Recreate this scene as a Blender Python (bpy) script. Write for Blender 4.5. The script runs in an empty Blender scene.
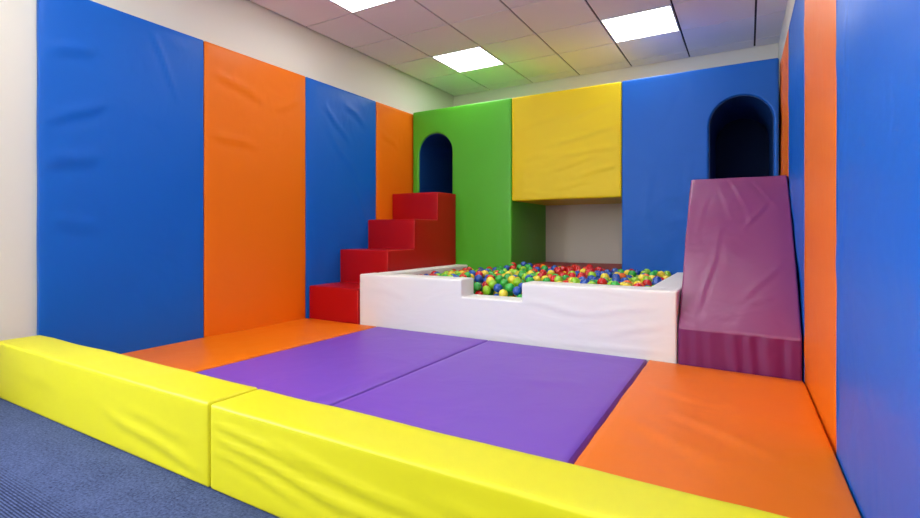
import bpy, bmesh, math, random
import numpy as np
from mathutils import Vector, noise

random.seed(7)
scene = bpy.context.scene
C = scene.collection
H = 0.91                                  # eye height above the carpet
PI = math.pi

# ------------------------------------------------------------------ materials
def lin(c):
    out = []
    for v in c:
        v /= 255.0
        out.append(v / 12.92 if v <= 0.04045 else ((v + 0.055) / 1.055) ** 2.4)
    return (*out, 1.0)

def mat_base(name, rgb, rough=0.5, spec=0.5):
    m = bpy.data.materials.new(name)
    m.use_nodes = True
    nt = m.node_tree
    b = nt.nodes['Principled BSDF']
    b.inputs['Base Color'].default_value = lin(rgb)
    b.inputs['Roughness'].default_value = rough
    b.inputs['Specular IOR Level'].default_value = spec
    return m, nt, b

def vinyl(name, rgb, rough=0.42, spec=0.4, wrinkle=0.25, scale=(1.0, 1.0, 1.0), fine=0.05):
    """PVC cover: slow soft wrinkles plus a fine leather grain, both as bump."""
    m, nt, b = mat_base(name, rgb, rough, spec)
    tc = nt.nodes.new('ShaderNodeTexCoord')
    mp = nt.nodes.new('ShaderNodeMapping'); mp.inputs['Scale'].default_value = scale
    nt.links.new(tc.outputs['Object'], mp.inputs['Vector'])
    n1 = nt.nodes.new('ShaderNodeTexNoise'); n1.inputs['Scale'].default_value = 3.2
    n1.inputs['Detail'].default_value = 2.5; n1.inputs['Distortion'].default_value = 0.6
    nt.links.new(mp.outputs['Vector'], n1.inputs['Vector'])
    n2 = nt.nodes.new('ShaderNodeTexNoise'); n2.inputs['Scale'].default_value = 420
    nt.links.new(tc.outputs['Object'], n2.inputs['Vector'])
    b1 = nt.nodes.new('ShaderNodeBump'); b1.inputs['Strength'].default_value = wrinkle
    b1.inputs['Distance'].default_value = 0.03
    nt.links.new(n1.outputs['Fac'], b1.inputs['Height'])
    b2 = nt.nodes.new('ShaderNodeBump'); b2.inputs['Strength'].default_value = fine
    b2.inputs['Distance'].default_value = 0.002
    nt.links.new(n2.outputs['Fac'], b2.inputs['Height'])
    nt.links.new(b1.outputs['Normal'], b2.inputs['Normal'])
    nt.links.new(b2.outputs['Normal'], b.inputs['Normal'])
    return m

M = {}
M['blue'] = vinyl('blue_vinyl', (6, 95, 194), spec=0.28, wrinkle=0.32)
M['orange'] = vinyl('orange_vinyl', (232, 114, 8), spec=0.26)
M['yellow'] = vinyl('yellow_vinyl', (212, 204, 20), rough=0.45, wrinkle=0.1)
M['gold'] = vinyl('warm_yellow_vinyl', (228, 201, 14), spec=0.28, rough=0.45, wrinkle=0.3)
M['green'] = vinyl('green_vinyl', (84, 182, 40), rough=0.42, wrinkle=0.15)
M['red'] = vinyl('red_vinyl', (176, 8, 14), spec=0.26, rough=0.42, wrinkle=0.15)
M['edge_line'] = vinyl('light_red_edge_line', (214, 52, 48), rough=0.45)
M['purple'] = vinyl('purple_vinyl', (118, 72, 184), rough=0.45, wrinkle=0.2)
M['plum'] = vinyl('plum_vinyl', (132, 55, 106), rough=0.36, spec=0.6, wrinkle=0.35)
M['white'] = vinyl('white_vinyl', (232, 233, 226), rough=0.5, wrinkle=0.2, scale=(0.7, 1, 2.0))
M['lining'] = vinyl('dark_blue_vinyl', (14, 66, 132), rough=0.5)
M['slide_front'] = vinyl('deep_plum_front', (112, 26, 90), rough=0.42, spec=0.5, wrinkle=0.2)  # front of the slide: one vinyl with the body, coloured more magenta
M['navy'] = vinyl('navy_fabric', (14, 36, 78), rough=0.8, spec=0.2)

def wall_paint():
    m, nt, b = mat_base('wall_paint', (226, 221, 208), 0.85, 0.2)
    tc = nt.nodes.new('ShaderNodeTexCoord')
    n = nt.nodes.new('ShaderNodeTexNoise'); n.inputs['Scale'].default_value = 90
    bp = nt.nodes.new('ShaderNodeBump'); bp.inputs['Strength'].default_value = 0.06
    nt.links.new(tc.outputs['Object'], n.inputs['Vector'])
    nt.links.new(n.outputs['Fac'], bp.inputs['Height'])
    nt.links.new(bp.outputs['Normal'], b.inputs['Normal'])
    return m
M['wall'] = wall_paint()

def tile_mat():
    m, nt, b = mat_base('ceiling_tile', (238, 232, 230), 0.9, 0.1)
    tc = nt.nodes.new('ShaderNodeTexCoord')
    n = nt.nodes.new('ShaderNodeTexNoise'); n.inputs['Scale'].default_value = 160
    n.inputs['Detail'].default_value = 4
    bp = nt.nodes.new('ShaderNodeBump'); bp.inputs['Strength'].default_value = 0.15
    bp.inputs['Distance'].default_value = 0.004
    nt.links.new(tc.outputs['Object'], n.inputs['Vector'])
    nt.links.new(n.outputs['Fac'], bp.inputs['Height'])
    nt.links.new(bp.outputs['Normal'], b.inputs['Normal'])
    return m
M['tile'] = tile_mat()
M['grid'] = mat_base('ceiling_grid_groove', (58, 50, 50), 0.8, 0.1)[0]
M['lamp_frame'] = mat_base('lamp_frame_metal', (225, 225, 225), 0.4)[0]

def emit(name, strength):
    m, nt, b = mat_base(name, (255, 255, 255), 0.5)
    b.inputs['Emission Color'].default_value = (0.96, 1.0, 0.99, 1)
    b.inputs['Emission Strength'].default_value = strength
    return m
M['lamp'] = emit('lamp_diffuser', 14.0)

def carpet():
    m, nt, b = mat_base('carpet', (70, 84, 132), 0.95, 0.1)
    L = nt.links.new
    tc = nt.nodes.new('ShaderNodeTexCoord')
    n1 = nt.nodes.new('ShaderNodeTexNoise'); n1.inputs['Scale'].default_value = 95
    n1.inputs['Detail'].default_value = 5; n1.inputs['Roughness'].default_value = 0.75
    L(tc.outputs['Object'], n1.inputs['Vector'])
    n2 = nt.nodes.new('ShaderNodeTexNoise'); n2.inputs['Scale'].default_value = 9
    n2.inputs['Detail'].default_value = 3
    L(tc.outputs['Object'], n2.inputs['Vector'])
    # ribs run parallel to the yellow barrier
    wv = nt.nodes.new('ShaderNodeTexWave'); wv.wave_type = 'BANDS'; wv.bands_direction = 'Y'
    wv.inputs['Scale'].default_value = 33; wv.inputs['Distortion'].default_value = 0.25
    wv.inputs['Detail'].default_value = 1
    L(tc.outputs['Object'], wv.inputs['Vector'])
    # the ribs show on the worn strip in front, and fade out into plain felt towards the barrier
    sx = nt.nodes.new('ShaderNodeSeparateXYZ'); L(tc.outputs['Object'], sx.inputs['Vector'])
    mr = nt.nodes.new('ShaderNodeMapRange')
    mr.inputs['From Min'].default_value = 0.78; mr.inputs['From Max'].default_value = 0.69
    mr.inputs['To Min'].default_value = 0.0; mr.inputs['To Max'].default_value = 1.0
    L(sx.outputs['Y'], mr.inputs['Value'])
    ramp = nt.nodes.new('ShaderNodeValToRGB')
    ramp.color_ramp.elements[0].position = 0.32; ramp.color_ramp.elements[0].color = lin((27, 38, 72))
    ramp.color_ramp.elements[1].position = 0.70; ramp.color_ramp.elements[1].color = lin((92, 105, 150))
    mx = nt.nodes.new('ShaderNodeMath'); mx.operation = 'MULTIPLY_ADD'
    mx.inputs[1].default_value = 0.15
    L(n2.outputs['Fac'], mx.inputs[0])
    ad = nt.nodes.new('ShaderNodeMath'); ad.operation = 'MULTIPLY'; ad.inputs[1].default_value = 0.85
    L(n1.outputs['Fac'], ad.inputs[0]); L(ad.outputs[0], mx.inputs[2])
    L(mx.outputs[0], ramp.inputs['Fac'])
    rib = nt.nodes.new('ShaderNodeValToRGB')
    rib.color_ramp.elements[0].position = 0.3; rib.color_ramp.elements[0].color = (0.32, 0.34, 0.42, 1)
    rib.color_ramp.elements[1].position = 0.7; rib.color_ramp.elements[1].color = (1.15, 1.15, 1.15, 1)
    L(wv.outputs['Fac'], rib.inputs['Fac'])
    mul = nt.nodes.new('ShaderNodeMix'); mul.data_type = 'RGBA'; mul.blend_type = 'MULTIPLY'
    L(mr.outputs['Result'], mul.inputs[0]); L(ramp.outputs['Color'], mul.inputs[6]); L(rib.outputs['Color'], mul.inputs[7])
    L(mul.outputs[2], b.inputs['Base Color'])
    bp = nt.nodes.new('ShaderNodeBump'); bp.inputs['Strength'].default_value = 0.5
    bp.inputs['Distance'].default_value = 0.006
    L(n1.outputs['Fac'], bp.inputs['Height']); L(bp.outputs['Normal'], b.inputs['Normal'])
    return m
M['carpet'] = carpet()

def plastic(name, rgb):
    m, nt, b = mat_base(name, rgb, 0.15, 0.5)
    b.inputs['Coat Weight'].default_value = 0.5
    b.inputs['Coat Roughness'].default_value = 0.05
    return m
BALL = {'red': plastic('ball_red', (206, 24, 22)), 'green': plastic('ball_green', (46, 172, 62)),
        'blue': plastic('ball_blue', (24, 78, 170)), 'yellow': plastic('ball_yellow', (240, 218, 60)),
        'lime': plastic('ball_lime', (150, 206, 40)), 'orange': plastic('ball_orange', (240, 112, 34))}

# ------------------------------------------------------------------ mesh helpers
def link(name, bm, mats, parent=None, smooth=True, origin=None):
    """One bmesh -> ONE object, its origin at the base of the thing."""
    me = bpy.data.meshes.new(name)
    bmesh.ops.recalc_face_normals(bm, faces=bm.faces[:])
    if parent is None:
        if origin is None:
            lo = Vector([min(v.co[i] for v in bm.verts) for i in range(3)])
            hi = Vector([max(v.co[i] for v in bm.verts) for i in range(3)])
            origin = Vector(((lo.x + hi.x) / 2, (lo.y + hi.y) / 2, lo.z))
    else:
        origin = Vector(parent.location)
    origin = Vector(origin)
    for v in bm.verts:
        v.co -= origin
    for f in bm.faces:
        f.smooth = smooth
    bm.to_mesh(me); bm.free()
    for m in (mats if isinstance(mats, (list, tuple)) else [mats]):
        me.materials.append(m)
    o = bpy.data.objects.new(name, me); C.objects.link(o)
    if parent is None:
        o.location = origin
    else:
        o.parent = parent
    return o

def tag(o, label, cat, group=None):
    o['label'] = label; o['category'] = cat
    if group: o['group'] = group
    return o

def thing(name, loc, label, cat, group=None):
    o = bpy.data.objects.new(name, None); C.objects.link(o)
    o.location = loc; o.empty_display_size = 0.1
    return tag(o, label, cat, group)

def add_box(bm, lo, hi, warp=None):
    x0, y0, z0 = lo; x1, y1, z1 = hi
    vs = [bm.verts.new(p) for p in ((x0, y0, z0), (x1, y0, z0), (x1, y1, z0), (x0, y1, z0),
                                    (x0, y0, z1), (x1, y0, z1), (x1, y1, z1), (x0, y1, z1))]
    fs = [bm.faces.new([vs[i] for i in q]) for q in ((3, 2, 1, 0), (4, 5, 6, 7), (0, 1, 5, 4), (1, 2, 6, 5), (2, 3, 7, 6), (3, 0, 4, 7))]
    return fs

def add_prism(bm, pts, axis, a0, a1):
    """A polygon (pairs) extruded along an axis: 'y' takes (x, z), 'x' takes (y, z)."""
    mk = (lambda p, a: (p[0], a, p[1])) if axis == 'y' else (lambda p, a: (a, p[0], p[1]))
    A = [bm.verts.new(mk(p, a0)) for p in pts]; B = [bm.verts.new(mk(p, a1)) for p in pts]
    bm.faces.new(A); bm.faces.new(B[::-1])
    n = len(pts)
    for i in range(n):
        j = (i + 1) % n
        bm.faces.new((A[j], A[i], B[i], B[j]))

def soften(bm, r=0.015, step=(None, None, None), disp=None, segs=3, ang=30):
    """Round the sharp edges, cut the faces into a grid, and push the cover in and out along its normals."""
    bmesh.ops.remove_doubles(bm, verts=bm.verts[:], dist=1e-5)
    bmesh.ops.recalc_face_normals(bm, faces=bm.faces[:])
    if r:
        es = [e for e in bm.edges if len(e.link_faces) == 2 and e.calc_face_angle(0) > math.radians(ang)]
        bmesh.ops.bevel(bm, geom=es, offset=r, segments=segs, profile=0.5, affect='EDGES', clamp_overlap=True)
    for ax in range(3):
        s = step[ax]
        if not s: continue
        lo = min(v.co[ax] for v in bm.verts); hi = max(v.co[ax] for v in bm.verts)
        n = max(1, int(round((hi - lo - 2 * r) / s)))
        for k in range(n + 1):
            c = lo + r + (hi - lo - 2 * r) * k / n
            no = [0, 0, 0]; no[ax] = 1
            co = [0, 0, 0]; co[ax] = c
            bmesh.ops.bisect_plane(bm, geom=bm.verts[:] + bm.edges[:] + bm.faces[:], dist=1e-5, plane_co=co, plane_no=no)
    if disp:
        bmesh.ops.recalc_face_normals(bm, faces=bm.faces[:])
        bm.normal_update()
        mv = [(v, v.normal.copy(), v.co.copy()) for v in bm.verts]
        for v, n, p in mv:
            v.co = p + n * disp(p, n)
    return bm

def creases(axes, items):
    """Long soft folds: (a0, b0, a1, b1, width, height) in two world axes."""
    i, j = axes
    def f(p):
        s = 0.0
        for a0, b0, a1, b1, w, h in items:
            dx, dy = a1 - a0, b1 - b0
            L2 = dx * dx + dy * dy
            t = ((p[i] - a0) * dx + (p[j] - b0) * dy) / L2
            if t < -0.15 or t > 1.15: continue
            L = math.sqrt(L2)
            d = ((p[i] - a0) * dy - (p[j] - b0) * dx) / L
            d += 0.25 * w * math.sin(t * 7 + a0 * 9)
            if abs(d) > 4 * w: continue
            tp = max(0.0, min(1.0, (t + 0.15) / 0.35)) * max(0.0, min(1.0, (1.15 - t) / 0.35))
            s += h * tp * (math.exp(-(d / w) ** 2) - 0.55 * math.exp(-((d - 1.9 * w) / (1.2 * w)) ** 2))
        return s
    return f

def wob(amp, sc=2.0, seed=0.0, st=(1, 1, 1)):
    def f(p):
        return amp * noise.noise(Vector((p[0] * sc * st[0] + seed, p[1] * sc * st[1] + seed * 1.7, p[2] * sc * st[2] - seed)))
    return f

# ------------------------------------------------------------------ the room
def xr(y):                                   # face of the right hand wall pads
    return 0.316 - 0.013 * y
ZC = 2.05 + H                                # ceiling height
XL, YB, YF = -3.815, 6.335, -3.2

def struct(name, bm, m, smooth=False):
    o = link(name, bm, m, smooth=smooth); o['kind'] = 'structure'
    return o

bm = bmesh.new(); add_box(bm, (XL - 0.1, YF - 0.1, -0.1), (0.7, YB + 0.1, 0)); struct('floor', bm, M['carpet']).location
fl = bpy.data.objects['floor']
# keep the carpet's pattern in world coordinates
for v in fl.data.vertices: v.co += fl.location
fl.location = (0, 0, 0)
WY0, WY1, WZ0, WZ1 = -2.2, 0.2, 0.95, 2.45      # unseen opening added in the left wall for fill daylight
bm = bmesh.new()
ys, zs_ = (YF - .1, WY0, WY1, YB + .1), (0, WZ0, WZ1, ZC + .1)
for a in range(3):
    for b in range(3):
        if (a, b) != (1, 1): add_box(bm, (XL - 0.1, ys[a], zs_[b]), (XL, ys[a + 1], zs_[b + 1]))
struct('wall_left', bm, M['wall'])
bm = bmesh.new(); f_ = 0.05
for y0, y1, z0, z1 in ((WY0, WY1, WZ0, WZ0 + f_), (WY0, WY1, WZ1 - f_, WZ1), (WY0, WY0 + f_, WZ0 + f_, WZ1 - f_), (WY1 - f_, WY1, WZ0 + f_, WZ1 - f_), (-1.025, -0.975, WZ0 + f_, WZ1 - f_)):
    add_box(bm, (XL - 0.08, y0, z0), (XL - 0.03, y1, z1))
win = struct('added_window_1', bm, M['lamp_frame'])
gm = bpy.data.materials.new('added_window_glass'); gm.use_nodes = True
nt = gm.node_tree; nt.nodes.remove(nt.nodes['Principled BSDF'])
tr = nt.nodes.new('ShaderNodeBsdfTransparent'); gl = nt.nodes.new('ShaderNodeBsdfGlossy'); gl.inputs['Roughness'].default_value = 0.02
mxs = nt.nodes.new('ShaderNodeMixShader'); mxs.inputs[0].default_value = 0.06
nt.links.new(tr.outputs[0], mxs.inputs[1]); nt.links.new(gl.outputs[0], mxs.inputs[2])
nt.links.new(mxs.outputs[0], nt.nodes['Material Output'].inputs['Surface'])
bm = bmesh.new()
for y0, y1 in ((WY0 + f_, -1.025), (-0.975, WY1 - f_)): add_box(bm, (XL - 0.058, y0, WZ0 + f_), (XL - 0.052, y1, WZ1 - f_))
link('added_window_pane', bm, gm, win, smooth=False)
pl = bpy.data.lights.new('added_window_portal', 'AREA'); pl.shape = 'RECTANGLE'; pl.size = WY1 - WY0; pl.size_y = WZ1 - WZ0
pl.cycles.is_portal = True
po = bpy.data.objects.new('added_window_portal', pl); C.objects.link(po)
po.location = (XL - 0.095, (WY0 + WY1) / 2, (WZ0 + WZ1) / 2)
po.rotation_euler = Vector((-1, 0, 0)).to_track_quat('Z', 'Y').to_euler()
bm = bmesh.new(); add_box(bm, (XL, YB, 0), (xr(YB) + 0.05, YB + 0.1, ZC + 0.1)); struct('wall_back', bm, M['wall'])
bm = bmesh.new(); add_box(bm, (XL, YF - 0.1, 0), (xr(YF) + 0.05, YF, ZC + 0.1)); struct('wall_front', bm, M['wall'])
bm = bmesh.new()
a = [bm.verts.new(p) for p in ((xr(YF) + .05, YF - .1, 0), (0.7, YF - .1, 0), (0.7, YB + .1, 0), (xr(YB) + .05, YB + .1, 0))]
b = [bm.verts.new((v.co.x, v.co.y, ZC + .1)) for v in a]
bm.faces.new(a[::-1]); bm.faces.new(b)
for i in range(4): bm.faces.new((a[i], a[(i + 1) % 4], b[(i + 1) % 4], b[i]))
struct('wall_right', bm, M['wall'])

# suspended ceiling: tiles with dark grooves between, light panels in some of the fields
TX, TY, X0, Y0 = 0.650, 0.657, -0.588, 4.780
LIGHTS = [(-4, 0), (-1, 0), (-4, -3), (-1, -3), (-4, -6), (-1, -6), (-4, -9), (-1, -9), (-4, -12), (-1, -12)]
bm = bmesh.new()
gx, gy = 0.009, 0.008
for i in range(-5, 2):
    for j in range(-13, 3):
        if (i, j) in LIGHTS: continue
        x0, x1 = X0 + i * TX + gx, X0 + (i + 1) * TX - gx
        y0, y1 = Y0 + j * TY + gy, Y0 + (j + 1) * TY - gy
        x0 = max(x0, XL + 0.022); x1 = min(x1, 0.40); y0 = max(y0, YF); y1 = min(y1, YB - 0.01)
        if x1 - x0 < 0.01 or y1 - y0 < 0.01: continue
        add_box(bm, (x0, y0, ZC), (x1, y1, ZC + 0.02))
nt_ = len(bm.faces)
add_box(bm, (XL, YF, ZC + 0.012), (0.45, YB, ZC + 0.1))
bm.faces.ensure_lookup_table()
for f in bm.faces[nt_:]: f.material_index = 1
struct('ceiling', bm, [M['tile'], M['grid']])
LAB = {(-4, 0): 'square glowing ceiling light above the ball pit, towards the green block',
       (-1, 0): 'square glowing ceiling light in front of the blue arched block',
       (-4, -3): 'glowing ceiling light cut by the top of the picture above the orange wall pads'}
for (i, j) in LIGHTS:
    x0, x1 = X0 + i * TX + 0.008, X0 + (i + 1) * TX - 0.008
    y0, y1 = Y0 + j * TY + 0.006, Y0 + (j + 1) * TY - 0.006
    lab = LAB.get((i, j), 'square glowing ceiling light panel behind the camera row %s' % ('near the left wall' if i == -4 else 'near the right wall'))
    if (i, j) not in LAB:
        lab = 'square ceiling light over the carpet %s, %s from the back wall' % ('by the left wall' if i == -4 else 'by the right wall', {-3: 'second', -6: 'third', -9: 'fourth', -12: 'fifth'}[j])
    t = thing('ceiling_light', ((x0 + x1) / 2, (y0 + y1) / 2, ZC - 0.002), lab, 'ceiling light', 'ceiling light panels')
    bm = bmesh.new(); w = 0.012
    for lo, hi in (((x0, y0), (x1, y0 + w)), ((x0, y1 - w), (x1, y1)), ((x0, y0 + w), (x0 + w, y1 - w)), ((x1 - w, y0 + w), (x1, y1 - w))):
        add_box(bm, (*lo, ZC - 0.003), (*hi, ZC + 0.012))
    link('frame', bm, M['lamp_frame'], t, smooth=False)
    bm = bmesh.new(); add_box(bm, (x0 + w, y0 + w, ZC + 0.001), (x1 - w, y1 - w, ZC + 0.01))
    link('diffuser', bm, M['lamp'], t, smooth=False)

# ------------------------------------------------------------------ wall pads
ZP0, ZP1 = 0.001, 1.545 + H
def wall_pad(side, y0, y1, m, label, folds=(), seed=0.0):
    bm = bmesh.new()
    g = 0.002
    if side == 'left':
        add_box(bm, (XL + 0.001, y0 + g, ZP0), (-3.763, y1 - g, ZP1))
    else:
        add_box(bm, (0, y0 + g, ZP0), (0.049, y1 - g, ZP1))
    cr = creases((1, 2), folds); wb = wob(0.006, 1.3, seed); w2 = wob(0.0025, 5.0, seed + 3, (1, 1, 0.5))
    def disp(p, n):
        if (n.x < 0.5 if side == 'left' else n.x > -0.5):
            if abs(n.y) > 0.6:                                         # the pad's edges wave a little
                return 0.0012 * math.sin(p[2] * 9 + seed * 5) - 0.001
            return 0.0
        e = min(1.0, min(p[1] - y0, y1 - p[1]) / 0.12, (ZP1 - p[2]) / 0.12)
        e = max(0.0, e)
        return ((wb(p) + w2(p)) * (1.0 if side == 'left' else 0.5) + 1.5 * cr(p) - (0.0 if side == 'left' else 0.004)) * e + 0.008 * (math.sqrt(e) - 1) + (0.0 if side == 'left' else 0.0035 * (math.sin(p[2] * 7.3 + seed) + 0.6 * math.sin(p[2] * 17 + seed * 3)) - 0.003)
    soften(bm, 0.012, (None, 0.022, 0.028), disp)
    if side == 'right':
        for v in bm.verts: v.co.x += xr(v.co.y)
    o = link('padded_panel', bm, m)
    return tag(o, label, 'wall pad', 'padded panels along the ' + side + ' wall')

LY = (1.311, 2.380, 3.434, 4.500, 5.40)
wall_pad('left', LY[0], LY[1], M['blue'], 'wide blue padded wall panel at the near end of the left wall',
         [(1.33, 2.05, 1.60, 2.14, 0.035, 0.006), (1.36, 1.62, 1.66, 1.78, 0.03, 0.006), (1.32, 1.35, 1.6, 1.42, 0.04, 0.006), (1.36, 1.0, 1.62, 0.96, .04, .005),
          (1.98, 2.38, 2.16, 1.95, 0.018, 0.006), (1.75, 0.75, 1.95, 0.35, 0.04, 0.004)], 1.3)
wall_pad('left', LY[1], LY[2], M['orange'], 'orange padded wall panel between the two blue panels of the left wall',
         [(2.5, 2.22, 2.9, 2.12, 0.03, 0.005), (2.45, 1.72, 2.85, 1.68, 0.03, 0.005), (3.05, 2.05, 3.36, 2.2, .03, .004)], 4.1)
wall_pad('left', LY[2], LY[3], M['blue'], 'blue padded wall panel rising behind the lower red steps',
         [(3.7, 2.2, 4.05, 1.9, 0.025, 0.006), (3.75, 1.95, 4.2, 1.5, 0.03, 0.005), (4.0, 2.3, 4.3, 2.15, .03, .006), (4.1, 1.4, 4.35, 1.0, .03, .005)], 7.7)
wall_pad('left', LY[3], LY[4], M['orange'], 'narrow-looking orange padded wall panel beside the green arched block',
         [(4.6, 2.1, 4.9, 2.0, 0.03, 0.004)], 9.2)
RY = (1.300, 2.360, 3.424, 4.467, 5.40)
wall_pad('right', RY[0], RY[1], M['blue'], 'large blue padded wall panel nearest on the right wall, with slanting creases',
         [(2.28, 0.9, 2.08, 2.2, 0.012, 0.004), (2.2, 1.2, 1.95, 2.3, 0.014, 0.003), (2.30, 0.3, 2.2, 1.0, .02, .004)], 2.2)
wall_pad('right', RY[1], RY[2], M['orange'], 'orange padded wall panel on the right wall, beside the slide foot', [], 5.5)
wall_pad('right', RY[2], RY[3], M['blue'], 'blue padded wall panel on the right wall, next to the plum slide', [], 6.4)
wall_pad('right', RY[3], RY[4], M['orange'], 'sliver of orange padded wall panel beside the blue arched block', [], 3.4)

# ------------------------------------------------------------------ floor mats
ZM = 0.074
def mat(x0, x1, m, label, seed, folds=(), k0=0.0, k1=0.0):
    bm = bmesh.new()
    y0, y1 = 1.285, 3.464
    add_box(bm, (x0, y0, 0.0005), (x1, y1, ZM))
    cr = creases((0, 1), folds); wb = wob(0.004, 2.0, seed)
    def disp(p, n):
        if n.z < 0.3:
            return 0.004 * noise.noise(Vector((p[0] * 6, p[1] * 6, seed))) - 0.003 if n.z > -0.3 and abs(n.x) > 0.5 and -2.9 < p[0] < -0.5 else 0.0
        e = max(0.0, min(1.0, ((p[0] - x0) if x0 > -3.7 else 1.0) / 0.10, ((x1 - p[0]) if x1 < 0 else 1.0) / 0.10, (y1 - p[1]) / 0.1, (p[1] - y0) / 0.1))
        return (wb(p) + cr(p)) * e + 0.010 * (math.sqrt(e) - 1)
    soften(bm, 0.008, (0.03, 0.03, None), disp)
    for v in bm.verts:                       # the mats lie a little askew
        if x1 > 0: v.co.y -= 0.055 * (v.co.x - x0) / (x1 - x0) * max(0.0, (v.co.y - 2.6) / 0.864)
        v.co.x += (k0 + (k1 - k0) * (v.co.x - x0) / (x1 - x0)) * (y1 - v.co.y)
    return tag(link('floor_mat', bm, m), label, 'floor mat', 'vinyl floor mats')
mat(-3.760, -2.893, M['orange'], 'orange floor mat along the left wall, in front of the red steps', 1.0)
mat(-2.889, -1.764, M['purple'], 'purple floor mat next to the orange mat by the left wall', 2.0, [(-1.9, 1.4, -1.8, 3.3, 0.03, 0.004)])
mat(-1.758, -0.580, M['purple'], 'purple floor mat between the other purple mat and the right orange mat', 3.0, [(-1.1, 2.6, -0.8, 2.7, 0.05, 0.003)], 0.0, 0.009)
mat(-0.568, 0.2695, M['orange'], 'orange floor mat in front of the plum slide', 4.0,
    [(-0.5, 2.9, -0.2, 2.7, .04, .004), (-0.3, 2.5, 0.05, 2.2, .035, .005), (-0.45, 2.3, -0.1, 2.0, .04, .004), (-.15, 2.9, .0, 2.5, .04, .003)],
    0.009, 0.013)

# ------------------------------------------------------------------ yellow barrier
def beam(x0, x1, z1, label, folds, seed):
    bm = bmesh.new(); y0, y1 = 1.063, 1.272
    add_box(bm, (x0, y0, 0.0005), (x1, y1, z1))
    cr = creases((0, 2), folds); wb = wob(0.004, 3.0, seed); we = wob(0.004, 7.0, seed + 5)
    def disp(p, n):
        if n.z < -0.3: return 0.0
        e = max(0.0, min(1.0, min(p[0] - x0, x1 - p[0]) / 0.06, p[2] / 0.03))
        if n.y < -0.5:
            e2 = max(0.0, min(1.0, (z1 - p[2]) / 0.05))
            return (wb(p) + cr(p) * e2) * e
        if n.z > 0.5:
            return (wb(p) + we(p) * 0.4) * e
        return we(p) * 0.5 * e
    soften(bm, 0.010, (0.022, 0.03, 0.014), disp)
    return tag(link('foam_barrier', bm, M['yellow']), label, 'foam barrier', 'yellow barrier segments')
beam(-3.63, -1.658, 0.306, 'far yellow foam barrier segment reaching towards the white wall',
     [(-2.35, 0.14, -1.70, 0.05, 0.02, 0.006), (-2.2, 0.19, -1.8, 0.15, .02, .003), (-3.3, 0.2, -2.9, 0.17, .03, .003)], 1.0)
beam(-1.650, 0.285, 0.303, 'near yellow foam barrier segment with sagging folds on its front',
     [(-1.62, 0.245, -1.15, 0.185, 0.014, 0.007), (-1.62, 0.20, -1.0, 0.115, 0.016, 0.007), (-1.6, 0.15, -1.2, 0.085, 0.014, 0.005),
      (-1.3, 0.23, -0.7, 0.16, 0.018, 0.006), (-1.05, 0.13, -0.6, 0.10, .018, .005), (-0.7, 0.22, -0.3, 0.18, .02, .004)], 6.0)

# ------------------------------------------------------------------ red steps
SX0, SX1 = -3.760, -3.122
SY = (3.466, 3.898, 4.343, 4.790, 5.192); SZ = (-0.521 + H, -0.176 + H, 0.152 + H, 0.477 + H)
bm = bmesh.new()
pts = [(SY[0], 0.001)]
for k in range(4):
    pts += [(SY[k], SZ[k]), (SY[k + 1], SZ[k])]
pts += [(SY[4], 0.001)]
add_prism(bm, pts, 'x', SX0, SX1)
ws = wob(0.004, 3.0, 2.0)
soften(bm, 0.010, (0.05, 0.06, 0.05), lambda p, n: (ws(p) if n.z > -0.5 and abs(n.x) < 0.7 and n.y < 0.5 else 0.0))
def splay(b_):
    for v in b_.verts: v.co.x += 0.032 * max(0.0, (v.co.x - SX0) / (SX1 - SX0)) * max(0.0, (v.co.y - SY[0]) / 1.73)
splay(bm)
steps = tag(link('foam_steps', bm, M['red']), 'red foam staircase of four steps leading to the green block arch', 'steps')

def tube(bm, path, r, n=6):
    rings = []
    for k, p in enumerate(path):
        p = Vector(p)
        d = (Vector(path[min(k + 1, len(path) - 1)]) - Vector(path[max(k - 1, 0)])).normalized()
        u = d.orthogonal().normalized(); w = d.cross(u)
        rings.append([bm.verts.new(p + r * (math.cos(2 * PI * i / n) * u + math.sin(2 * PI * i / n) * w)) for i in range(n)])
    for a, b in zip(rings, rings[1:]):
        best = min(range(n), key=lambda s: sum((a[i].co - b[(i + s) % n].co).length for i in range(n)))
        for i in range(n):
            bm.faces.new((a[i], a[(i + 1) % n], b[(i + 1 + best) % n], b[(i + best) % n]))
    bm.faces.new(rings[0][::-1]); bm.faces.new(rings[-1])
for k in range(4):                           # lighter red line down the outer edge of each riser and along the tread
    zb = 0.02 if k == 0 else SZ[k - 1]
    bm = bmesh.new()
    x = SX1 - 0.004
    tube(bm, [(x, SY[k] + 0.004, zb + 0.004), (x, SY[k] + 0.004, SZ[k] - 0.02), (x, SY[k] + .009, SZ[k] - .009), (x, SY[k] + 0.02, SZ[k] - 0.004), (x, SY[k + 1] - 0.004, SZ[k] - 0.004)], 0.0035)
    splay(bm)
    s = link('edge_line', bm, M['edge_line'], steps); s['label'] = 'lighter red edge line'

# ------------------------------------------------------------------ arched blocks
def arch_pts(x0, x1, zb, zt, n=20):
    """The opening's outline from bottom left up over the arch to bottom right."""
    r = (x1 - x0) / 2; zs = zt - r; c = (x0 + x1) / 2
    return [(x0, zb)] + [(c - r * math.cos(PI * k / n), zs + r * math.sin(PI * k / n)) for k in range(n + 1)] + [(x1, zb)]

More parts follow.
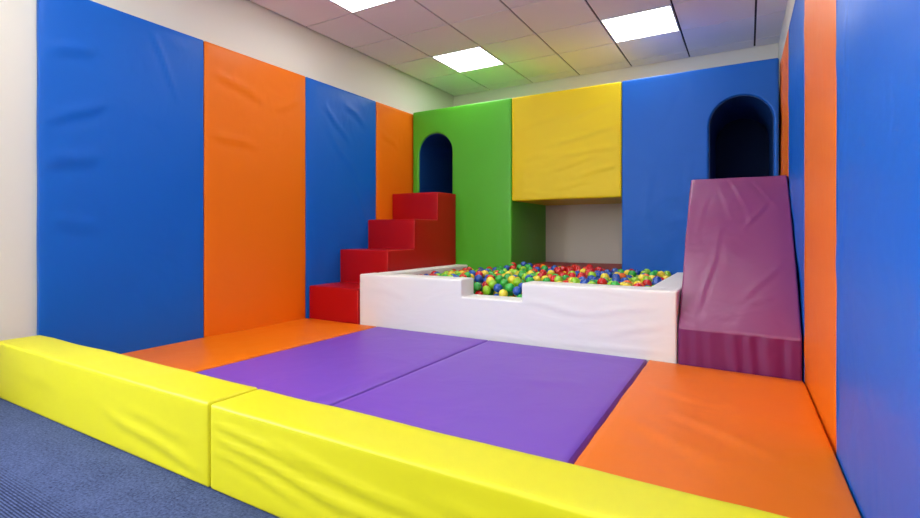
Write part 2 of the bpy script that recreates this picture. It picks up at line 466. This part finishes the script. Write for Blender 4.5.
def arch_block(name, x0, x1, z1, ax0, ax1, azb, azt, m, label, seed, folds):
    y0, y1 = 5.2, 6.33
    ap = arch_pts(ax0, ax1, azb, azt)
    bm = bmesh.new()
    def q(*p): bm.faces.new([bm.verts.new((a, y0, b)) for a, b in p])
    zs = ap[1][1]
    q((x0, 0.001), (ax0, 0.001), (ax0, azb), (x0, azb)); q((ax0, 0.001), (ax1, 0.001), (ax1, azb), (ax0, azb)); q((ax1, 0.001), (x1, 0.001), (x1, azb), (ax1, azb))
    q((x0, azb), (ax0, azb), (ax0, zs), (x0, zs)); q((x0, zs), (ax0, zs), (ax0, z1), (x0, z1))
    q((ax1, azb), (x1, azb), (x1, zs), (ax1, zs)); q((ax1, zs), (x1, zs), (x1, z1), (ax1, z1))
    for a, b in zip(ap[1:-2], ap[2:-1]):
        q(a, b, (b[0], z1), (a[0], z1))
    bmesh.ops.remove_doubles(bm, verts=bm.verts[:], dist=1e-5)
    g = bmesh.ops.extrude_face_region(bm, geom=bm.faces[:])
    for v in g['geom']:
        if isinstance(v, bmesh.types.BMVert): v.co.y = y1
    bmesh.ops.dissolve_limit(bm, angle_limit=math.radians(2), verts=bm.verts[:], edges=bm.edges[:]) if False else None
    wb = wob(0.006, 1.6, seed); w2 = wob(0.002, 5.0, seed + 2, (1.6, 1, 0.6)); cr = creases((0, 2), folds)
    def disp(p, n):
        if n.y > -0.5: return 0.0
        e = max(0.0, min(1.0, min(p[0] - x0, x1 - p[0]) / 0.08, (z1 - p[2]) / 0.08))
        r_ = (ax1 - ax0) / 2; c_ = (ax0 + ax1) / 2
        d = math.hypot(p[0] - c_, max(0.0, p[2] - zs)) - r_ if p[2] > azb else 1.0
        e *= max(0.0, min(1.0, d / 0.06))
        return (wb(p) + w2(p) + cr(p)) * e
    soften(bm, 0.016, (0.03, None, 0.04), disp)
    o = tag(link(name, bm, m), label, 'foam block')
    # blue tunnel lining behind the opening, and the dark cloth that closes it
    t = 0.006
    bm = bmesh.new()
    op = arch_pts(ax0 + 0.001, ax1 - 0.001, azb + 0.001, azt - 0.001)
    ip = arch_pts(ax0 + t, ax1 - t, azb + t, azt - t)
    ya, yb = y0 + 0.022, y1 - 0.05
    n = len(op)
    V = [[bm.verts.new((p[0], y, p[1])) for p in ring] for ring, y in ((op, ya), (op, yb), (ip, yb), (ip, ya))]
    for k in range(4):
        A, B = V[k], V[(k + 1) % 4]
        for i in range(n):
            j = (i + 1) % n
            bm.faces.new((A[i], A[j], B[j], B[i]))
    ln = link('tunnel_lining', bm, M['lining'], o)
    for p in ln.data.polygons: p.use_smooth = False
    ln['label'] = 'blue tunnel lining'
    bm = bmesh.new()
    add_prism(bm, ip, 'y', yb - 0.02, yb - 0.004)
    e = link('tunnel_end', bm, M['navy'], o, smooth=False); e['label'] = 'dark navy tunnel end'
    return o
arch_block('arched_block', -3.746, -2.353, 1.56 + H, -3.655, -3.152, 0.475 + H, 1.257 + H, M['green'],
           'tall green foam block with an arched tunnel above the red steps', 3.0,
           [(-3.0, 1.75, -2.75, 1.95, 0.02, 0.003), (-3.0, 0.9, -2.98, 1.3, 0.02, 0.003), (-2.55, 0.6, -2.5, 1.2, 0.02, 0.003)])
arch_block('arched_block', -1.118, 0.238, 1.56 + H, -0.320, 0.200, 0.438 + H, 1.268 + H, M['blue'],
           'tall blue foam block with an arched tunnel above the plum slide', 8.0,
           [(-1.0, 1.8, -0.7, 1.5, 0.03, 0.003), (-0.9, 1.0, -0.85, 1.5, 0.03, 0.003)])

# yellow block bridging the recess
bm = bmesh.new(); add_box(bm, (-2.349, 5.198, 0.368 + H), (-1.122, 6.33, 1.558 + H))
cr = creases((0, 2), [(-1.9, 1.88, -1.15, 2.02, 0.02, 0.011), (-1.75, 1.76, -1.2, 1.80, 0.02, 0.011), (-1.85, 1.60, -1.4, 1.72, 0.018, 0.010), (-1.6, 1.52, -1.15, 1.62, 0.02, 0.010),
                      (-2.25, 2.1, -1.7, 2.22, 0.025, 0.006), (-1.7, 2.15, -1.2, 2.28, 0.025, 0.008), (-1.8, 1.40, -1.45, 1.46, .02, .008), (-2.2, 1.75, -1.9, 1.8, .03, .006), (-2.2, 1.38, -1.9, 1.33, .02, .005)])
wb = wob(0.006, 2.0, 5.0); we = wob(0.006, 3.0, 9.0, (1, 0.1, 1))
def dyel(p, n):
    if n.y > 0.5: return 0.0
    e = max(0.0, min(1.0, min(p[0] + 2.349, -1.122 - p[0]) / 0.08, (1.558 + H - p[2]) / 0.06, (p[2] - 0.368 - H) / 0.03))
    if n.y < -0.5: return (wb(p) + 0.5 * cr(p)) * e
    if n.z < -0.5: return we(p) * max(0.0, min(1.0, min(p[0] + 2.349, -1.122 - p[0]) / 0.05))
    return 0.0
soften(bm, 0.018, (0.022, 0.12, 0.022), dyel)
tag(link('bridge_block', bm, M['gold']), 'yellow foam block spanning between the green and blue blocks above the recess', 'foam block')

# red platform at the bottom of the recess
bm = bmesh.new(); add_box(bm, (-2.349, 5.215, 0.001), (-1.122, 6.33, -0.385 + H))
soften(bm, 0.02, (0.06, 0.06, None), lambda p, n: (0.004 * noise.noise(p * 4) if n.z > 0.5 else 0.0))
tag(link('foam_platform', bm, M['red']), 'low dark red foam platform on the floor of the recess under the yellow block', 'foam block')

# ------------------------------------------------------------------ plum slide
bm = bmesh.new()
prof = [(3.470, 0.002), (3.470, 0.302), (3.60, 0.437), (3.80, 0.602), (4.02, 0.795), (4.24, 1.01), (4.45, 1.345), (5.192, 1.345), (5.192, 0.002)]
prof[2:7] = [(3.470 + (4.45 - 3.470) * t, 0.302 + (1.348 - 0.302) * t + 0.05 * math.sin(PI * t) ** 0.9) for t in (0.2, 0.4, 0.6, 0.8, 1.0)]
def sxl(z): return -0.391 - 0.012 * max(0.0, min(1.0, (z - 0.55) / 0.7))
A = [bm.verts.new((sxl(z), y, z)) for y, z in prof]; B = [bm.verts.new((xr(y) - 0.003, y, z)) for y, z in prof]
n = len(prof)
bm.faces.new(A); bm.faces.new(B[::-1])
for i in range(n):
    j = (i + 1) % n
    bm.faces.new((A[j], A[i], B[i], B[j]))
cr = creases((0, 2), [(-0.29, 0.40, -0.20, 0.72, 0.010, 0.006), (-0.20, 0.72, -0.17, 0.95, 0.012, 0.003), (-0.12, 1.33, -0.02, 1.12, 0.010, 0.005), (-0.02, 1.12, 0.03, 0.95, 0.012, 0.003), (-0.04, 0.92, 0.12, 1.12, 0.012, 0.006),
                      (0.06, 1.28, 0.17, 1.10, 0.012, 0.005), (0.02, 1.00, 0.16, 1.20, 0.010, 0.004), (-0.02, 0.50, 0.20, 0.72, 0.014, 0.005), (-0.33, 0.9, -0.27, 1.2, 0.012, 0.003),
                      (0.0, 0.46, 0.14, 0.52, 0.012, 0.005), (-0.18, 1.25, -0.10, 1.0, 0.014, 0.003)])
wb = wob(0.006, 3.0, 4.0)
def dsl(p, n):
    if n.y > 0.5 or n.z < -0.5 or n.x > 0.6: return 0.0
    e = max(0.0, min(1.0, (p[0] + 0.384) / 0.04, (0.24 - p[0]) / 0.05))
    if p[1] < 3.50 and p[2] < 0.29:                                  # gathers across the front face
        a = max(0.0, min(1.0, p[2] / 0.03)) * max(0.0, min(1.0, (0.30 - p[2]) / 0.04))
        k = 0.35 + 0.65 * max(0.0, min(1.0, (p[0] + 0.2) / 0.25))
        return 0.008 * k * a * e * (math.sin(p[0] * 62 + 0.9 * math.sin(p[0] * 23) + p[2] * 4) + 0.5 * noise.noise(Vector((p[0] * 30, p[2] * 5, 2))))
    if n.x < -0.6: return 0.004 * noise.noise(p * 5)
    return (wb(p) + 0.75 * cr(p)) * e
soften(bm, 0.012, (0.016, 0.03, 0.022), dsl, ang=35)
slide = thing('foam_slide', (-0.06, 4.3, 0.0), 'plum purple vinyl foam slide sloping down from the blue block arch', 'slide')
def is_front(f):
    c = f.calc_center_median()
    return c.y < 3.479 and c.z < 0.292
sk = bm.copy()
bmesh.ops.delete(sk, geom=[f for f in sk.faces if not is_front(f)], context='FACES')
bmesh.ops.delete(bm, geom=[f for f in bm.faces if is_front(f)], context='FACES')
for b_ in (sk, bm):                          # it stands a touch askew, its right foot further forward
    for v in b_.verts: v.co.y -= 0.055 * (v.co.x + 0.384) / 0.65 * max(0.0, min(1.0, (4.45 - v.co.y) / 0.98))
o = link('slide_body', bm, M['plum'], slide)
o = link('front_face', sk, M['slide_front'], slide); o['label'] = 'gathered front face, deeper magenta than the body'

# ------------------------------------------------------------------ white ball pit
PX0, PX1, PY0, PY1, PT = -3.117, -0.400, 3.482, 5.192, -0.381 + H
WI = 0.20
NX0, NX1, NZ = -2.020, -1.492, -0.52 + H
pit = thing('ball_pit', ((PX0 + PX1) / 2, (PY0 + PY1) / 2, 0), 'white vinyl ball pit with a square notch in its front wall, full of balls', 'ball pit')
bm = bmesh.new()
add_prism(bm, [(PX0, 0.001), (PX0, PT), (NX0, PT), (NX0, NZ), (NX1, NZ), (NX1, PT), (PX1, PT), (PX1, 0.001)], 'y', PY0, PY0 + 0.215)
cr = creases((0, 2), [(-1.45, 0.40, -1.0, 0.33, .02, .004), (-0.95, 0.34, -0.6, 0.41, .02, .004), (-1.2, 0.1, -0.45, 0.12, .012, .005), (-2.2, 0.08, -1.4, 0.10, .012, .004), (-3.0, .42, -2.6, .37, .03, .003), (-0.8, .22, -.5, .3, .02, .004)])
wb = wob(0.004, 3.0, 8.0)
def dpit(p, n):
    e = max(0.0, min(1.0, min(p[0] - PX0, PX1 - p[0]) / 0.05, (PT - p[2]) / 0.05))
    if NX0 - .06 < p[0] < NX1 + .06 and p[2] > NZ - .05: e = 0.0
    if n.y < -0.5: return (wb(p) + cr(p)) * e
    return 0.0
soften(bm, 0.014, (0.03, None, 0.02), dpit)
link('front_wall', bm, M['white'], pit)
for x0, x1 in ((PX0 + 0.034, PX0 + WI), (PX1 - WI, PX1)):
    bm = bmesh.new(); add_box(bm, (x0, PY0 + 0.213, 0.001), (x1, PY1, PT))
    soften(bm, 0.014, (None, 0.05, 0.05), lambda p, n: (0.003 * noise.noise(p * 4) if n.z > -0.5 else 0.0))
    link('side_wall', bm, M['white'], pit)
bm = bmesh.new(); add_box(bm, (PX0 + WI + .001, PY0 + 0.216, 0.001), (PX1 - WI - .001, PY1, 0.24))
link('base_pad', bm, M['white'], pit, smooth=False)

# ------------------------------------------------------------------ the balls
R = 0.039
BX0, BX1, BY0, BY1 = PX0 + WI + 0.004, PX1 - WI - 0.004, PY0 + 0.219, PY1 + 0.004
rng = random.Random(11)
cell = {}
S = 2 * R + 0.001
balls = []
def near(x, y):
    i, j = int(x // S), int(y // S)
    for a in (i - 1, i, i + 1):
        for b_ in (j - 1, j, j + 1):
            yield from cell.get((a, b_), ())
def rest(x, y, base):
    z = base + R
    for (u, v, w) in near(x, y):
        d2 = (x - u) ** 2 + (y - v) ** 2
        if d2 < 4 * R * R:
            z = max(z, w + math.sqrt(4 * R * R - d2) + 1e-4)
    return z
def put(x, y, z):
    cell.setdefault((int(x // S), int(y // S)), []).append((x, y, z)); balls.append((x, y, z))
def surf(x, y):
    """Height of the top of the heap: level with the rim, a hollow behind the notch."""
    h = PT + 0.004 + 0.03 * noise.noise(Vector((x * 2.2, y * 2.2, 1.0)))
    h += 0.012 * max(0.0, min(1.0, (y - 4.2) / 0.8))
    inx = max(0.0, min(1.0, (x - NX0 + 0.15) / 0.15, (NX1 + 0.15 - x) / 0.15))
    h -= inx * 0.075 * max(0.0, 1.0 - (y - BY0) / 0.35)
    if -2.3 < x < -1.15: h += 0.02 * max(0.0, min(1.0, (y - 4.8) / 0.3))
    h -= 0.06 * max(0.0, 1 - (x - BX0) / 0.6)
    h -= 0.02 * max(0.0, 1 - (BX1 - x) / 0.25)
    return h
fails = 0
while fails < 900:
    best = None
    for _ in range(24):
        x = rng.uniform(BX0 + R, BX1 - R); y = rng.uniform(BY0 + R, BY1 - R)
        z = rest(x, y, 0.24)
        if z + R * 0.55 > surf(x, y): continue
        if best is None or z < best[2]: best = (x, y, z)
    if best is None: fails += 1
    else: put(*best); fails = 0 if len(balls) < 100 else max(0, fails - 2)
for _ in range(0):                          # the ones that rolled up onto the red platform
    x = rng.uniform(-2.349 + R + .01, -1.122 - R - .01); y = 5.215 + R + 0.03 + abs(rng.gauss(0, 0.08))
    z = rest(x, y, -0.385 + H + 0.004)
    if z < -0.385 + H + R + 0.03: put(x, y, z)

# how large each ball shows from where the picture was taken
th = math.atan((748 - 460) / 493.0); F = 493.0 * 2
dv = np.array((-math.sin(th), math.cos(th))); rv = np.array((math.cos(th), math.sin(th)))
W_, H_ = 1840, 1036
zb = np.full((H_, W_), 1e9); ib = np.full((H_, W_), -1, int)
for k, (x, y, z) in enumerate(balls):
    dep = x * dv[0] + y * dv[1]
    px = 920 + F * (x * rv[0] + y * rv[1]) / dep; py = 466 + F * (H - z) / dep; pr = F * R / dep
    x0, x1, y0, y1 = int(px - pr), int(px + pr) + 2, int(py - pr), int(py + pr) + 2
    if x0 < 0 or y0 < 0 or x1 >= W_ or y1 >= H_: continue
    yy, xx = np.mgrid[y0:y1, x0:x1]
    q2 = ((xx - px) ** 2 + (yy - py) ** 2) / pr ** 2
    dd = dep - R * np.sqrt(np.clip(1 - q2, 0, 1))
    # rays that the white front wall stops
    ax_ = (xx - 920) / F; rx = dv[0] + ax_ * rv[0]; ry = dv[1] + ax_ * rv[1]; rz = (466 - yy) / F
    s = (PY0 + 0.205) / ry
    wx = rx * s; wz = H + rz * s
    top = np.where((wx > NX0) & (wx < NX1), NZ, PT)
    ok = (q2 < 1) & (wz > top) & (dd < zb[y0:y1, x0:x1])
    zb[y0:y1, x0:x1][ok] = dd[ok]; ib[y0:y1, x0:x1][ok] = k
cnt = np.bincount(ib[ib >= 0].ravel(), minlength=len(balls))
order = sorted(range(len(balls)), key=lambda k: -cnt[k])
shown = set(k for k in order[:300] if cnt[k] > 0)
print('balls', len(balls), 'in view', int((cnt > 0).sum()), 'smallest single', cnt[order[min(299, len(order) - 1)]])

colours = ['green'] * 24 + ['red'] * 25 + ['blue'] * 20 + ['yellow'] * 15 + ['lime'] * 13 + ['orange'] * 3
def ball_bm(bm, p, u, v):
    base = bmesh.ops.create_uvsphere(bm, u_segments=u, v_segments=v, radius=R)
    if p is not None:
        for w in base['verts']: w.co += Vector(p)
    return base['verts']
def zone(x, y):
    if y > 5.21: return 'on the red platform in the recess'
    if NX0 - 0.02 < x * (3.59 / y) < NX1 + 0.02 and y < 4.02: return 'seen through the notch of the white wall'
    d = ', nearest that block' if y > 4.85 else ', nearer the front wall' if y < 4.3 else ', in mid pit'
    if x < -2.36: return 'in front of the green block' + d
    if x < -1.12: return 'in front of the recess' + d.replace('that block', 'the platform')
    return 'in front of the blue block' + d
def pick(x, y):
    """The colour mix changes over the heap: greens behind the notch, a blue clump and reds towards the right."""
    c = rng.choice(colours)
    r_ = rng.random()
    if -2.15 < x < -1.55 and y < 4.15: return rng.choice(['green', 'green', 'green', 'yellow', 'yellow', 'blue', 'red', 'lime'])
    if -1.25 < x < -0.95 and y > 4.1 and r_ < 0.65: return 'blue'
    if -1.45 < x <= -1.25 and r_ < 0.55: return 'red'
    if -1.9 < x <= -1.45 and r_ < 0.5: return 'green' if y < 4.3 else 'red'
    if -0.95 <= x < -0.75 and r_ < 0.6: return rng.choice(['lime', 'green', 'yellow'])
    if x < -2.5 and r_ < 0.7: return rng.choice(['red', 'blue', 'red', 'lime'])
    return c
meshes = {}
for c in BALL:
    bm = bmesh.new(); ball_bm(bm, None, 24, 14)
    me = bpy.data.meshes.new('ball'); 
    for f in bm.faces: f.smooth = True
    bm.to_mesh(me); bm.free(); me.materials.append(BALL[c]); meshes[c] = me
names = list(BALL)
def sphere_np(u, v):
    bm = bmesh.new(); ball_bm(bm, None, u, v); bm.verts.ensure_lookup_table()
    r = (np.array([w.co[:] for w in bm.verts]), [[w.index for w in f.verts] for f in bm.faces]); bm.free()
    return r
lowp, highp = sphere_np(12, 8), sphere_np(20, 12)
V_, F_, MI = [], [], []; off = 0
for k, p in enumerate(balls):
    c = pick(p[0], p[1])
    if k in shown:
        o = bpy.data.objects.new('ball', meshes[c]); C.objects.link(o)
        o.location = p; o.rotation_euler = (rng.uniform(0, 3), rng.uniform(0, 3), 0)
        tag(o, 'glossy %s plastic ball %s' % ({'lime': 'lime green'}.get(c, c), zone(p[0], p[1])), 'ball', 'plastic balls in the ball pit')
    else:
        sv, sf = lowp if cnt[k] == 0 else highp
        V_.append(sv + np.array(p) - np.array((-1.75, 4.4, 0.24)))
        F_ += [[i + off for i in f] for f in sf]; MI += [names.index(c)] * len(sf); off += len(sv)
me = bpy.data.meshes.new('heaped_balls'); me.from_pydata(np.concatenate(V_).tolist(), [], F_)
for c in names: me.materials.append(BALL[c])
me.polygons.foreach_set('material_index', MI); me.polygons.foreach_set('use_smooth', [True] * len(MI)); me.update()
o = bpy.data.objects.new('heaped_balls', me); C.objects.link(o); o.location = (-1.75, 4.4, 0.24)
o['kind'] = 'stuff'
tag(o, 'remaining heap of mixed plastic balls lying under and behind the topmost balls', 'balls')

# ------------------------------------------------------------------ camera, world, view
cd = bpy.data.cameras.new('camera'); cam = bpy.data.objects.new('camera', cd); C.objects.link(cam)
cam.location = (0, 0, H); cam.rotation_euler = (PI / 2, 0, th)
cd.sensor_width = 36; cd.lens = 493.0 * 36 / 920; cd.shift_y = -26.0 / 920; cd.clip_start = 0.02
scene.camera = cam
w = bpy.data.worlds.new('world'); scene.world = w; w.use_nodes = True
w.node_tree.nodes['Background'].inputs['Color'].default_value = (0.84, 0.93, 1, 1)
w.node_tree.nodes['Background'].inputs['Strength'].default_value = 30.0
scene.cycles.max_bounces = 12; scene.cycles.diffuse_bounces = 8
vs = scene.view_settings
scene.display_settings.display_device = 'sRGB'
vs.view_transform = 'Standard'; vs.look = 'None'; vs.gamma = 1; vs.use_curve_mapping = False
vs.exposure = -0.4
